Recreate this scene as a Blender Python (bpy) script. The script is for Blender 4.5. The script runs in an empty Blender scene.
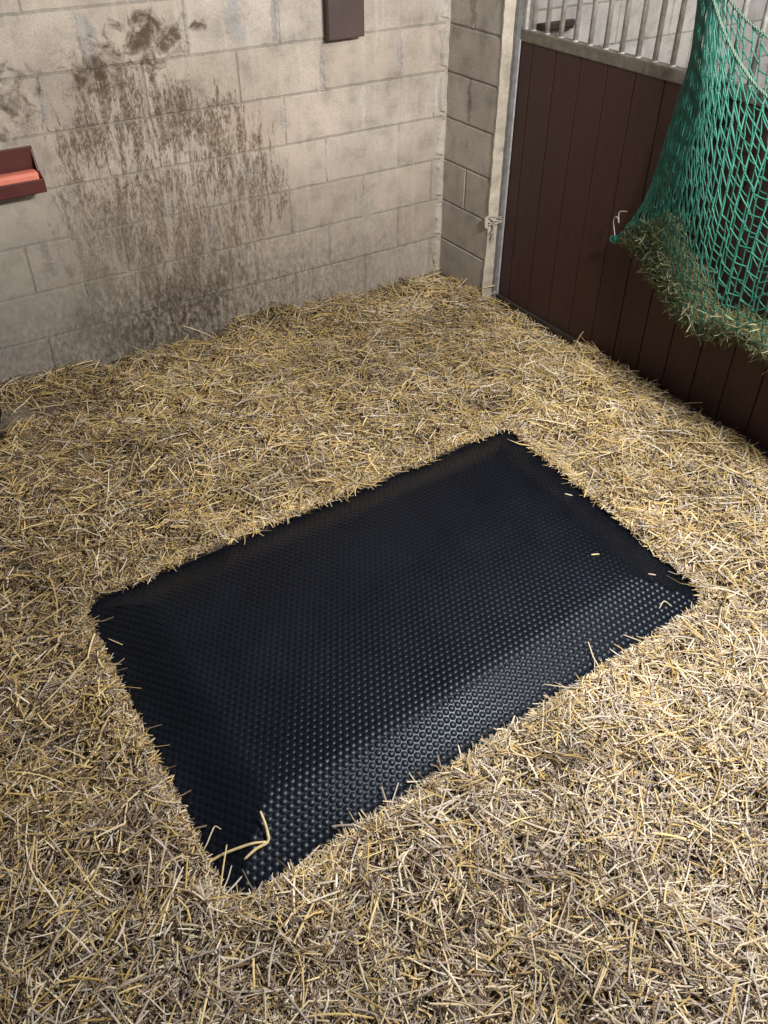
import bpy, bmesh, math, random
import numpy as np
from mathutils import Vector, Matrix

random.seed(7)
rng = np.random.default_rng(11)
scene = bpy.context.scene
COL = scene.collection

# ------------------------------------------------------------------ helpers
def link(o, parent=None):
    COL.objects.link(o)
    if parent is not None:
        o.parent = parent
    return o

def tag(o, label=None, cat=None, group=None, kind=None):
    if label: o['label'] = label
    if cat: o['category'] = cat
    if group: o['group'] = group
    if kind: o['kind'] = kind
    return o

def empty(name, loc):
    o = bpy.data.objects.new(name, None)
    o.empty_display_size = 0.1
    o.location = loc
    return link(o)

def obj_bm(name, bm, mats, parent=None, smooth=False):
    me = bpy.data.meshes.new(name)
    bmesh.ops.recalc_face_normals(bm, faces=bm.faces)
    if parent is not None:
        bmesh.ops.translate(bm, verts=bm.verts, vec=-Vector(parent.location))
    bm.to_mesh(me); bm.free()
    if not isinstance(mats, (list, tuple)): mats = [mats]
    for m in mats: me.materials.append(m)
    if smooth:
        for p in me.polygons: p.use_smooth = True
    return link(bpy.data.objects.new(name, me), parent)

def obj_np(name, V, F, mats, parent=None, colors=None, smooth=False, midx=None):
    """V (n,3); F list of (m,k) index arrays."""
    V = np.asarray(V, dtype=np.float32)
    if parent is not None:
        V = V - np.array(parent.location, dtype=np.float32)
    me = bpy.data.meshes.new(name)
    if not isinstance(F, list): F = [F]
    me.vertices.add(len(V)); me.vertices.foreach_set('co', V.ravel())
    nl = sum(f.size for f in F); nf = sum(len(f) for f in F)
    me.loops.add(nl); me.polygons.add(nf)
    me.loops.foreach_set('vertex_index', np.concatenate([f.ravel() for f in F]).astype(np.int32))
    tot = np.concatenate([np.full(len(f), f.shape[1]) for f in F])
    st = np.concatenate([[0], np.cumsum(tot)[:-1]]).astype(np.int32)
    me.polygons.foreach_set('loop_start', st)
    if midx is not None:
        me.polygons.foreach_set('material_index', np.asarray(midx, dtype=np.int32))
    me.polygons.foreach_set('use_smooth', np.full(nf, bool(smooth)))
    if not isinstance(mats, (list, tuple)): mats = [mats]
    for m in mats: me.materials.append(m)
    if colors is not None:
        at = me.attributes.new('tone', 'FLOAT_COLOR', 'POINT')
        at.data.foreach_set('color', np.asarray(colors, dtype=np.float32).ravel())
    me.update(calc_edges=True)
    me.validate()
    return link(bpy.data.objects.new(name, me), parent)

def box(bm, x0, x1, y0, y1, z0, z1, bev=0.0, seg=2):
    m = Matrix.Translation(((x0+x1)/2, (y0+y1)/2, (z0+z1)/2)) @ Matrix.Diagonal((abs(x1-x0), abs(y1-y0), abs(z1-z0), 1))
    r = bmesh.ops.create_cube(bm, size=1, matrix=m)
    if bev > 0:
        es = list({e for v in r['verts'] for e in v.link_edges})
        bmesh.ops.bevel(bm, geom=es, offset=bev, segments=seg, affect='EDGES', profile=0.6)

def prism(bm, pts, axis, a0, a1):
    """extrude a 2D outline along an axis: axis 'x' -> pts are (y,z)."""
    def P(p, a):
        return (a, p[0], p[1]) if axis == 'x' else ((p[0], a, p[1]) if axis == 'y' else (p[0], p[1], a))
    v0 = [bm.verts.new(P(p, a0)) for p in pts]
    v1 = [bm.verts.new(P(p, a1)) for p in pts]
    n = len(pts)
    bm.faces.new(v0); bm.faces.new(v1[::-1])
    for i in range(n):
        bm.faces.new((v0[i], v0[(i+1) % n], v1[(i+1) % n], v1[i]))

def tube_path(pts, r, n=6):
    """V,F of a tube along a polyline (closed ends)."""
    P = np.asarray(pts, float); m = len(P)
    T = np.gradient(P, axis=0); T /= np.linalg.norm(T, axis=1)[:, None] + 1e-12
    ref = np.array([0.31, 0.87, 0.38]); 
    A = np.cross(T, ref); A /= np.linalg.norm(A, axis=1)[:, None] + 1e-12
    B = np.cross(T, A)
    rr = np.broadcast_to(np.asarray(r, float), (m,))
    ang = np.arange(n)*2*math.pi/n
    V = P[:, None, :] + rr[:, None, None]*(np.cos(ang)[None, :, None]*A[:, None, :] + np.sin(ang)[None, :, None]*B[:, None, :])
    V = V.reshape(-1, 3)
    F = []
    for i in range(m-1):
        for k in range(n):
            F.append((i*n+k, i*n+(k+1) % n, (i+1)*n+(k+1) % n, (i+1)*n+k))
    return V, np.array(F)

def merge(parts):
    Vs, Fs, o = [], {}, 0
    for V, F in parts:
        for f in (F if isinstance(F, list) else [F]):
            Fs.setdefault(f.shape[1], []).append(f+o)
        Vs.append(V); o += len(V)
    return np.concatenate(Vs), [np.concatenate(v) for v in Fs.values()]

def smooth01(t):
    t = np.clip(t, 0, 1); return t*t*(3-2*t)

_lat = rng.random((256, 256))
def vnoise(x, y, s=1.0, off=0):
    x = np.asarray(x)*s+off*17.3+1000; y = np.asarray(y)*s+off*9.1+1000
    xi = np.floor(x).astype(int); yi = np.floor(y).astype(int)
    fx = smooth01(x-xi); fy = smooth01(y-yi)
    g = lambda a, b: _lat[a % 256, b % 256]
    return (g(xi, yi)*(1-fx)+g(xi+1, yi)*fx)*(1-fy)+(g(xi, yi+1)*(1-fx)+g(xi+1, yi+1)*fx)*fy

def curve_interp(P, t):
    """smooth interpolation through points P (Catmull-Rom by chord)."""
    P = np.asarray(P, float)
    d = np.concatenate([[0], np.cumsum(np.linalg.norm(np.diff(P, axis=0), axis=1))]); d /= d[-1]
    M = np.gradient(P, d, axis=0)
    t = np.clip(np.asarray(t, float), 0, 1)
    i = np.clip(np.searchsorted(d, t, side='right')-1, 0, len(P)-2)
    h = (d[i+1]-d[i]); u = (t-d[i])/h
    h = h[..., None]; u = u[..., None]
    return ((2*u**3-3*u**2+1)*P[i]+(u**3-2*u**2+u)*h*M[i]+(-2*u**3+3*u**2)*P[i+1]+(u**3-u**2)*h*M[i+1])

# ------------------------------------------------------------------ materials
def new_mat(name):
    m = bpy.data.materials.new(name); m.use_nodes = True
    nt = m.node_tree
    for n in list(nt.nodes): nt.nodes.remove(n)
    out = nt.nodes.new('ShaderNodeOutputMaterial')
    b = nt.nodes.new('ShaderNodeBsdfPrincipled')
    nt.links.new(b.outputs[0], out.inputs[0])
    return m, nt, b

class NG:
    """tiny node-building helper"""
    def __init__(s, nt): s.nt = nt
    def n(s, t, **k):
        x = s.nt.nodes.new(t)
        for a, v in k.items(): setattr(x, a, v)
        return x
    def put(s, sock, v):
        if isinstance(v, bpy.types.NodeSocket): s.nt.links.new(v, sock)
        else: sock.default_value = v
    def coord(s, kind='Object'): return s.n('ShaderNodeTexCoord').outputs[kind]
    def mapv(s, v, loc=(0, 0, 0), scale=(1, 1, 1), rot=(0, 0, 0)):
        m = s.n('ShaderNodeMapping'); s.put(m.inputs['Vector'], v)
        m.inputs['Location'].default_value = loc; m.inputs['Scale'].default_value = scale; m.inputs['Rotation'].default_value = rot
        return m.outputs[0]
    def noise(s, v, scale, detail=4, rough=0.6, dist=0.0):
        t = s.n('ShaderNodeTexNoise'); s.put(t.inputs['Vector'], v)
        t.inputs['Scale'].default_value = scale; t.inputs['Detail'].default_value = detail
        t.inputs['Roughness'].default_value = rough; t.inputs['Distortion'].default_value = dist
        return t.outputs['Fac']
    def ramp(s, f, *stops):
        r = s.n('ShaderNodeValToRGB'); s.put(r.inputs[0], f)
        e = r.color_ramp.elements
        while len(e) < len(stops): e.new(0.5)
        for el, (p, c) in zip(e, stops):
            el.position = p
            el.color = (c, c, c, 1) if isinstance(c, (int, float)) else (*c, 1)
        return r.outputs[0]
    def math(s, op, a, b=0.0, clamp=False):
        m = s.n('ShaderNodeMath', operation=op, use_clamp=clamp); s.put(m.inputs[0], a); s.put(m.inputs[1], b)
        return m.outputs[0]
    def mix(s, f, a, b, blend='MIX'):
        m = s.n('ShaderNodeMix', data_type='RGBA', blend_type=blend)
        s.put(m.inputs[0], f)
        for sock, v in ((m.inputs[6], a), (m.inputs[7], b)):
            s.put(sock, (*v, 1) if isinstance(v, tuple) and len(v) == 3 else v)
        return m.outputs[2]
    def blob(s, v, c, r, p=1.0):
        """soft ellipsoid mask (1 in the middle) centred on c with radii r"""
        g = s.n('ShaderNodeTexGradient', gradient_type='SPHERICAL')
        s.put(g.inputs[0], s.mapv(v, tuple(-a/b for a, b in zip(c, r)), tuple(1/b for b in r)))
        return g.outputs['Fac']
    def bump(s, h, strength, dist, bsdf):
        b = s.n('ShaderNodeBump'); s.put(b.inputs['Height'], h)
        b.inputs['Strength'].default_value = strength; b.inputs['Distance'].default_value = dist
        s.nt.links.new(b.outputs[0], bsdf.inputs['Normal'])

def simple(name, col, rough=0.6, metal=0.0, var=0.25, scale=30, bump=0.15, spec=0.5, stretch=(1, 1, 1), bdist=0.002):
    m, nt, b = new_mat(name); g = NG(nt)
    c = g.coord(); v = g.mapv(c, scale=stretch)
    n = g.noise(v, scale)
    g.put(b.inputs['Base Color'], g.mix(g.ramp(n, (0.3, 0.0), (0.7, 1.0)), tuple(x*(1-var) for x in col), tuple(min(1, x*(1+var)) for x in col)))
    b.inputs['Roughness'].default_value = rough; b.inputs['Metallic'].default_value = metal
    b.inputs['Specular IOR Level'].default_value = spec
    if bump: g.bump(n, bump, bdist, b)
    return m

def concrete(name, stained):
    m, nt, b = new_mat(name); g = NG(nt)
    c = g.coord()
    an = g.n('ShaderNodeAttribute', attribute_name='tone'); at = an.outputs['Color']; al = an.outputs['Alpha']
    fine = g.noise(c, 115, 5, 0.8)
    mid = g.noise(c, 9, 5, 0.65)
    big = g.noise(c, 2.2, 3, 0.5)
    col = g.mix(1.0, at, g.ramp(mid, (0.25, 0.62), (0.5, 0.98), (0.75, 1.16)), 'MULTIPLY')
    col = g.mix(1.0, col, g.ramp(big, (0.3, 0.84), (0.7, 1.1)), 'MULTIPLY')
    col = g.mix(1.0, col, g.ramp(fine, (0.25, 0.62), (0.5, 0.98), (0.75, 1.16)), 'MULTIPLY')
    if stained:
        # pale dried runs, whitish bloom
        pale = g.noise(g.mapv(c, scale=(28, 1, 2.2)), 1.0, 4, 0.6)
        col = g.mix(g.math('MULTIPLY', g.ramp(pale, (0.55, 0.0), (0.68, 0.32)), 1.0), col, (0.70, 0.645, 0.55))
        # dark brown drip streaks
        st = g.noise(g.mapv(c, scale=(21, 1, 4.2)), 1.0, 8, 0.78, 0.7)
        st2 = g.noise(g.mapv(c, scale=(85, 1, 26.0)), 1.0, 6, 0.8, 0.6)
        f = g.math('ADD', g.math('MULTIPLY', st, 0.62), g.math('MULTIPLY', st2, 0.38))
        area = g.blob(c, (-1.66, 0, 0.85), (0.82, 2, 1.05))
        for cc, rr, w in (((-1.25, 0, 0.95), (0.7, 2, 0.6), 0.6), ((-1.9, 0, 0.42), (0.8, 2, 0.5), 0.6), ((-1.85, 0, 1.05), (0.42, 2, 0.75), 0.6)):
            area = g.math('ADD', area, g.math('MULTIPLY', g.blob(c, cc, rr), w))
        area = g.math('MINIMUM', g.math('MULTIPLY', area, 1.35), 1.0)
        lo = g.math('SUBTRACT', 0.68, g.math('MULTIPLY', area, 0.225))
        k = g.math('MULTIPLY', g.math('SUBTRACT', f, g.math('ADD', lo, 0.012)), 22.0, True)
        spk = g.noise(g.mapv(c, scale=(1.3, 1, 0.7)), 62, 4, 0.8)
        k = g.math('MULTIPLY', k, g.ramp(spk, (0.38, 0.30), (0.56, 1.0)))
        k = g.math('MULTIPLY', g.math('MULTIPLY', k, al), g.ramp(area, (0.08, 0.0), (0.4, 0.95)))
        col = g.mix(k, col, g.mix(mid, (0.028, 0.018, 0.010), (0.098, 0.066, 0.040)))
        # general brown film over the stained area
        film = g.math('MULTIPLY', g.math('MULTIPLY', area, 0.36), g.ramp(mid, (0.3, 0.3), (0.65, 1.0)))
        col = g.mix(film, col, (0.27, 0.20, 0.135))
        # blotches
        bn = g.noise(c, 16, 6, 0.7, 0.6)
        for cc, rr, w in (((-1.60, 0, 1.585), (0.26, 2, 0.17), 1.15), ((-1.80, 0, 1.52), (0.30, 2, 0.16), 0.8), ((-1.50, 0, 1.30), (0.30, 2, 0.2), 0.55), ((-1.86, 0, 1.47), (0.22, 2, 0.13), 0.85), ((-2.30, 0, 1.44), (0.30, 2, 0.24), 1.0), ((-1.62, 0, 1.66), (0.12, 2, 0.09), 0.6),
                          ((-1.38, 0, 1.62), (0.09, 2, 0.04), 1.2)):
            mm = g.blob(c, cc, rr)
            kk = g.math('MULTIPLY', g.math('ADD', g.math('MULTIPLY', mm, 1.5), g.math('MULTIPLY', g.math('SUBTRACT', bn, 0.60), 5.0)), w, True)
            kk = g.math('MULTIPLY', kk, g.ramp(mm, (0.0, 0.0), (0.3, 0.88)))
            col = g.mix(kk, col, g.mix(bn, (0.040, 0.026, 0.015), (0.13, 0.09, 0.055)))
        # grimy dark splash band low down on the wall
        sep = g.n('ShaderNodeSeparateXYZ'); g.put(sep.inputs[0], c)
        low = g.ramp(sep.outputs['Z'], (0.20, 1.0), (0.40, 0.95), (0.60, 0.45), (1.0, 0.0))
        xm = g.ramp(g.math('MULTIPLY', sep.outputs['X'], -0.4), (0.06, 0.25), (0.40, 0.65), (0.72, 1.0), (0.95, 0.85))
        gn = g.noise(g.mapv(c, scale=(1.6, 1, 0.8)), 30, 6, 0.8, 0.5)
        col = g.mix(g.math('MULTIPLY', g.ramp(sep.outputs['Z'], (0.2, 0.5), (0.9, 0.2), (1.5, 0.0)), g.ramp(mid, (0.3, 0.5), (0.7, 1.0))), col, (0.29, 0.25, 0.20))
        kk = g.math('MULTIPLY', g.math('MULTIPLY', low, xm), g.ramp(gn, (0.38, 0.2), (0.58, 1.0)))
        col = g.mix(kk, col, (0.040, 0.031, 0.024))
        # greyer bare cement towards the low left
        col = g.mix(g.math('MULTIPLY', g.blob(c, (-2.65, 0, 0.55), (0.95, 2, 0.85)), 0.9), col, g.mix(mid, (0.17, 0.158, 0.138), (0.36, 0.335, 0.295)))
        tip = g.noise(g.mapv(c, scale=(50, 1, 20)), 1.0, 3, 0.6)
    else:
        sep = g.n('ShaderNodeSeparateXYZ'); g.put(sep.inputs[0], c)
        low = g.ramp(sep.outputs['Z'], (0.16, 0.5), (0.6, 0.0))
        col = g.mix(g.math('MULTIPLY', low, g.ramp(mid, (0.3, 0.4), (0.7, 1.0))), col, (0.2, 0.165, 0.125))
    g.put(b.inputs['Base Color'], col)
    b.inputs['Roughness'].default_value = 0.92
    b.inputs['Specular IOR Level'].default_value = 0.2
    h = g.math('ADD', g.math('MULTIPLY', fine, 0.6), g.math('MULTIPLY', mid, 0.8))
    g.bump(h, 0.55, 0.004, b)
    return m

M_wall = concrete('stained_block', True)
M_block = concrete('plain_block', False)

# ------------------------------------------------------------------ concrete block walls
# courses 225 mm high; bed joints at z = 1.5 - 0.225 k
def block_wall(name, mat, to_world, s0, s1, perps, kmin, kmax, tint, smears=(), depth=0.10, mort=(0.40, 0.37, 0.32), rag=None):
    """blocks in a wall-plane frame: s along, z up, d outwards towards the room."""
    Vs, quads, cols, ngons = [], [], [], []
    ng = {}
    def addv(p, c):
        Vs.append(p); cols.append((*c, 1) if len(c) == 3 else c); return len(Vs)-1
    for k in range(kmin, kmax):
        zt = 1.5-0.225*k-0.0045; zb = 1.5-0.225*(k+1)+0.0045
        if zt <= 0.0: continue
        zb = max(zb, 0.0)
        xs = perps(k)
        for a, b in zip(xs[:-1], xs[1:]):
            a_, b_ = max(a, s0), min(b, s1)
            if b_-a_ < 0.02: continue
            a2 = a_+(0.0045 if a > s0 else 0); b2 = b_-(0.0045 if b < s1 else 0)
            d = random.uniform(-0.0015, 0.0015)
            t = random.uniform(0.93, 1.06); w = random.uniform(-0.02, 0.02)
            c = (tint[0]*t*(1+w), tint[1]*t, tint[2]*t*(1-w))
            # outline with slightly chipped edges
            ring = []
            nx = max(2, int((b2-a2)/0.03)); nz = 7
            for i in range(nx): ring.append((a2+(b2-a2)*i/nx, zb, 0, 1))
            for i in range(nz): ring.append((b2, zb+(zt-zb)*i/nz, -1, 0))
            for i in range(nx): ring.append((b2-(b2-a2)*i/nx, zt, 0, -1))
            for i in range(nz): ring.append((a2, zt-(zt-zb)*i/nz, 1, 0))
            f_, m_, o_ = [], [], []
            for (s, z, ds, dz) in ring:
                chip = abs(random.gauss(0, 0.0012))+(0.004*random.random() if random.random() < 0.07 else 0)
                o_.append(addv(to_world(s, z, -0.012), c))
                m_.append(addv(to_world(s+ds*chip*0.6, z+dz*chip*0.6, d-0.003), c))
                f_.append(addv(to_world(s+ds*(chip+0.003), z+dz*(chip+0.003), d), c))
            # corner points of the inner ring need both insets
            n = len(ring)
            ng.setdefault(n, []).append(f_)
            for i in range(n):
                j = (i+1) % n
                quads.append((o_[i], o_[j], m_[j], m_[i])); quads.append((m_[i], m_[j], f_[j], f_[i]))
    # mortar bed behind the faces, and the wall's own thickness
    q = lambda pts, c: quads.append(tuple(addv(to_world(*p), c) for p in pts))
    z0, z1 = 0.0, 1.5-0.225*kmin
    q([(s0, z0, -0.0035), (s1, z0, -0.0035), (s1, z1, -0.0035), (s0, z1, -0.0035)], (*mort, 0.45))
    q([(s0, z0, -depth), (s0, z1, -depth), (s1, z1, -depth), (s1, z0, -depth)], tint)
    q([(s0, z0, -0.0035), (s0, z1, -0.0035), (s0, z1, -depth), (s0, z0, -depth)], tint)
    q([(s1, z0, -0.0035), (s1, z0, -depth), (s1, z1, -depth), (s1, z1, -0.0035)], tint)
    q([(s0, z1, -0.0035), (s1, z1, -0.0035), (s1, z1, -depth), (s0, z1, -depth)], tint)
    # smeared mortar along some joints: thin irregular skins a millimetre proud
    for (s, za, zb, w, c, lean) in smears:
        n = 16; rows_ = []
        for i in range(n+1):
            t = i/n; z = za+(zb-za)*t
            ww = w*(0.35+0.65*math.sin(math.pi*min(1, max(0, t*0.9+0.05)))**0.5)
            ln = lean*t+random.uniform(-0.2, 0.2)*w
            l_, r_ = ww*random.uniform(0.6, 1.3), ww*random.uniform(0.5, 1.2)
            e_ = 0.0 if i in (0, n) else 1.0
            rows_.append([addv(to_world(s+ln+q_, z, h_), tuple(tint[k_]*(1-e_*m_)+c[k_]*e_*m_ for k_ in range(3)))
                          for q_, h_, m_ in ((-l_, -0.0030, 0.0), (-l_*0.45, 0.0012, random.uniform(0.4, 0.9)), (0, 0.0016, 1.0), (r_*0.4, 0.0012, random.uniform(0.5, 1.0)), (r_, -0.0030, 0.0))])
        for i in range(n):
            for k_ in range(4): quads.append((rows_[i][k_], rows_[i][k_+1], rows_[i+1][k_+1], rows_[i+1][k_]))
    F = [np.array(quads)]+[np.array(v) for v in ng.values()]
    return tag(obj_np(name, np.array(Vs), F, mat, colors=np.array(cols)), kind='structure')

# back wall: y = 0, s = x; the joint pattern repeats every 450 mm
def perps_back(k):
    off = 0.30 if k % 2 == 0 else 0.525
    return sorted([-off-0.45*n for n in range(-9, 10)])
def perps_back_main(k):
    xs = [x for x in perps_back(k) if x < -0.05]
    return xs+[0.02]
CREAM = (0.575, 0.505, 0.435)
SM = (0.50, 0.48, 0.455)
back_smears = []
for k in range(-2, 6):
    for x in perps_back_main(k)[:-1]:
        if x > -2.8:
            zt = 1.5-0.225*k; r = random.random()
            if r < 0.75:
                cc = random.choice([SM, (0.44, 0.42, 0.41), (0.60, 0.55, 0.47), (0.38, 0.36, 0.345)])
                back_smears.append((x+random.uniform(-0.012, 0.012), zt-random.uniform(0.0, 0.05), zt-0.225+random.uniform(0.0, 0.06), random.uniform(0.010, 0.034), cc, random.uniform(-0.01, 0.01)))
back_smears += [(-0.035, 1.72, 1.51, 0.05, (0.50, 0.475, 0.46), 0.0), (-0.525, 1.27, 1.06, 0.035, (0.62, 0.59, 0.55), 0.0),
                (-0.05, 1.27, 1.07, 0.035, (0.55, 0.53, 0.50), 0.0), (-0.06, 1.25, 1.09, 0.012, (0.66, 0.64, 0.6), 0.0),
                (-2.24, 0.83, 0.66, 0.05, (0.30, 0.29, 0.28), 0.02), (-0.50, 0.80, 0.50, 0.04, (0.56, 0.54, 0.48), 0.0),
                (-1.19, 1.72, 1.53, 0.06, (0.47, 0.455, 0.44), 0.0), (-1.87, 1.72, 1.50, 0.06, (0.46, 0.44, 0.425), 0.02)]
wall_back = block_wall('wall_back', M_wall, lambda s, z, d: (s, -d, z), -3.9, 0.0, perps_back_main, -4, 7, CREAM, back_smears)
tag(wall_back, 'stained cream concrete block wall with brown drip streaks', 'wall')
# the same wall carried on into the neighbouring stall
wall_next = block_wall('wall_back_neighbour', M_block, lambda s, z, d: (s, -d, z), 0.10, 4.4, lambda k: sorted([0.33+0.45*n+(0.225 if k % 2 else 0) for n in range(-3, 10)]), -4, 7, (0.60, 0.565, 0.53))
tag(wall_next, 'pale block wall of the next stall behind the grille bars', 'wall')
# stub wall beside the corner: x = 0, s = -y
def perps_stub(k):
    return [0.0, 0.215, 0.4365] if k % 2 != 0 and k < 5 else [0.0, 0.4365]
stub_sm = [(0.205, 1.73, 1.52, 0.05, (0.33, 0.305, 0.285), 0.0), (0.215, 1.27, 1.06, 0.035, (0.30, 0.285, 0.285), 0.0)]
stub = block_wall('wall_stub', M_block, lambda s, z, d: (-d, -s, z), 0.0, 0.4365, perps_stub, -4, 7, (0.53, 0.48, 0.425), stub_sm, mort=(0.30, 0.27, 0.235))
tag(stub, 'short plain block stub wall between the corner and the boarded door', 'wall')

# ragged mortar left standing in the corner and the cream rendered end of the stub
def ragged(name, xfun, z0, z1, n, mat, tint, label, cat, kind, depth):
    V, Q, C = [], [], []
    for i in range(n+1):
        z = z0+(z1-z0)*i/n
        pts = xfun(i/n, z)
        for p in pts: V.append((p[0], p[1], z)); u_ = random.uniform(0.94, 1.05); C.append((*[t*u_ for t in tint], 1))
    m = len(pts)
    for i in range(n):
        for k in range(m-1):
            Q.append((i*m+k, i*m+k+1, (i+1)*m+k+1, (i+1)*m+k))
    o = obj_np(name, np.array(V), np.array(Q), mat, colors=np.array(C))
    return tag(o, label, cat, kind=kind)
def corner_x(t, z):
    w = 0.008+0.028*vnoise(z, 1.0, 11.0)+0.018*vnoise(z, 5.0, 38.0)
    kz = ((1.5-z)/0.225) % 1.0
    gap = min(kz, 1-kz)*0.225
    if gap < 0.022: w *= 0.25
    w2 = 0.010+0.01*vnoise(z, 9.0, 22.0)
    return [(-w-0.010, 0.001), (-w, -w2*0.75), (-w*0.45, -w2*1.15), (0.001, -w2*0.9)]
ragged('trim_1', corner_x, 0.10, 2.35, 220, M_block, (0.58, 0.535, 0.465), 'ragged bead of cream mortar running up the wall corner', 'mortar', 'structure', 0)
def end_x(t, z):
    a = 0.004*vnoise(z, 3.0, 40.0)+0.010*vnoise(z, 8.0, 8.0)
    if abs(z-0.60) < 0.03: a += 0.02
    e = 0.010+0.005*vnoise(z, 2.0, 30)
    return [(-a+0.002, -0.43), (-a, -0.4365-e*0.5), (0.012, -0.4365-e), (0.095, -0.4365-e), (0.1, -0.43)]
ragged('trim_2', end_x, 0.0, 2.35, 200, M_block, (0.55, 0.495, 0.41), 'narrow cream rendered end of the stub wall beside the steel post', 'render', 'structure', 0)

# ------------------------------------------------------------------ floor
bm = bmesh.new(); box(bm, -3.9, 4.4, -4.6, 0.12, -0.12, 0.0)
M_floor = simple('floor_concrete', (0.20, 0.18, 0.155), 0.9, var=0.3, scale=8)
tag(obj_bm('floor', bm, M_floor), 'grey concrete stable floor under the straw', 'floor', kind='structure')

# ------------------------------------------------------------------ straw bed
MAT_C = [np.array(p) for p in ((-2.735, -1.645), (-0.765, -1.585), (-0.855, -2.835), (-2.760, -2.925))]   # far-left, far-right, near-right, near-left
def mat_xy(u, v):
    u = np.asarray(u)[..., None]; v = np.asarray(v)[..., None]
    return (MAT_C[0]*(1-u)+MAT_C[1]*u)*(1-v)+(MAT_C[3]*(1-u)+MAT_C[2]*u)*v
def mat_uv(x, y):
    """approximate inverse of mat_xy"""
    u = np.full_like(x, 0.5); v = np.full_like(x, 0.5)
    for _ in range(6):
        P = mat_xy(u, v); e0 = P[..., 0]-x; e1 = P[..., 1]-y
        du = (MAT_C[1]-MAT_C[0])*(1-v[..., None])+(MAT_C[2]-MAT_C[3])*v[..., None]
        dv = (MAT_C[3]-MAT_C[0])*(1-u[..., None])+(MAT_C[2]-MAT_C[1])*u[..., None]
        det = du[..., 0]*dv[..., 1]-du[..., 1]*dv[..., 0]
        u = u-(e0*dv[..., 1]-e1*dv[..., 0])/det; v = v-(du[..., 0]*e1-du[..., 1]*e0)/det
    return u, v
W_, H_ = 1.875, 1.23
RC = 0.07
def mat_sd(x, y):
    """signed distance to the rounded mat outline (negative inside), metres"""
    u, v = mat_uv(np.asarray(x, float), np.asarray(y, float))
    qx = np.abs(u-0.5)*W_-(W_/2-RC); qy = np.abs(v-0.5)*H_-(H_/2-RC)
    return np.hypot(np.maximum(qx, 0), np.maximum(qy, 0))+np.minimum(np.maximum(qx, qy), 0)-RC

def bed_h(x, y):
    x = np.asarray(x, float); y = np.asarray(y, float)
    h = 0.164+0.040*(vnoise(x, y, 2.3)-0.5)+0.055*(vnoise(x, y, 5.5, 1)-0.5)+0.040*(vnoise(x, y, 13.0, 2)-0.5)
    h = h+0.022*np.exp(-((x+1.55)/0.7)**2-((y+0.95)/0.35)**2)      # ridge behind the mat
    h = h+0.030*np.exp(-((x+0.22)/0.22)**2-((y+1.55)/0.5)**2)       # bank by the door
    h = h-0.030*smooth01((0.10-(0.05-x))/0.25)*smooth01((-y-2.0)/0.4)
    foot = np.exp(-np.clip(0.08-x, 0, None)/0.10)*smooth01((-y-0.40)/0.15)*(1-0.95*np.exp(-((y+1.55)/0.33)**2))
    h = h-0.050*foot
    sd = mat_sd(x, y)
    h = h+0.018*np.exp(-((sd-0.06)/0.09)**2)
    h = np.where(sd < 0.02, np.minimum(h, 0.150), h)
    # nearly bare patch of compacted ground at the far left
    bare = np.exp(-((x+2.56)/0.27)**2-((y+0.27)/0.12)**2)
    h = h*(1-bare)+0.150*bare
    return h

# base mound grid
gx = np.linspace(-3.88, 0.075, 190); gy = np.linspace(-4.4, -0.002, 210)
X, Y = np.meshgrid(gx, gy)
X = np.where((X > -0.004) & (Y > -0.452), -0.004, X)
Zb = bed_h(X, Y)-0.006
bV = np.stack([X, Y, Zb], -1).reshape(-1, 3)
ny, nx = X.shape
ii = np.arange(nx*ny).reshape(ny, nx)
bF = np.stack([ii[:-1, :-1], ii[:-1, 1:], ii[1:, 1:], ii[1:, :-1]], -1).reshape(-1, 4)
rim = np.concatenate([ii[0, :], ii[1:, -1], ii[-1, ::-1][1:], ii[::-1, 0][1:-1]])
rV = bV[rim].copy(); rV[:, 2] = 0.0
rI = len(bV)+np.arange(len(rim))
rF = np.stack([rim, np.roll(rim, -1), np.roll(rI, -1), rI], -1)
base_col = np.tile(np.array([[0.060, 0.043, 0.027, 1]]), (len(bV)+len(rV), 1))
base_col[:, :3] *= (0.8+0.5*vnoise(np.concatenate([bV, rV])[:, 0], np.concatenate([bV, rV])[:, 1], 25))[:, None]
bare_w = np.exp(-((np.concatenate([bV, rV])[:, 0]+2.60)/0.25)**2-((np.concatenate([bV, rV])[:, 1]+0.26)/0.17)**2)[:, None]
base_col[:, :3] = base_col[:, :3]*(1-bare_w)+np.array([[0.20, 0.165, 0.13]])*bare_w

FR = np.array([(-2.55, 0.02), (-3.36, -2.9), (-1.84, -3.9), (0.1, -2.42), (0.1, 0.02)])   # what the photo takes in
def inside(x, y, margin):
    ok = np.ones(len(x), bool)
    n = len(FR)
    for i in range(n):
        a, b = FR[i], FR[(i+1) % n]
        e = b-a; nrm = np.array([-e[1], e[0]])/np.linalg.norm(e)
        ok &= ((x-a[0])*nrm[0]+(y-a[1])*nrm[1]) > -margin
    return ok

GOLD = np.array([(0.56, 0.395, 0.150), (0.63, 0.47, 0.20), (0.50, 0.345, 0.13), (0.71, 0.56, 0.28)])
PALE = np.array([(0.67, 0.55, 0.36), (0.74, 0.63, 0.45), (0.60, 0.48, 0.31), (0.76, 0.68, 0.54)])
GREY = np.array([(0.45, 0.37, 0.305), (0.53, 0.45, 0.385), (0.40, 0.325, 0.275), (0.62, 0.55, 0.48)])
BROWN = np.array([(0.21, 0.140, 0.085), (0.28, 0.19, 0.12), (0.15, 0.10, 0.065)])

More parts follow.
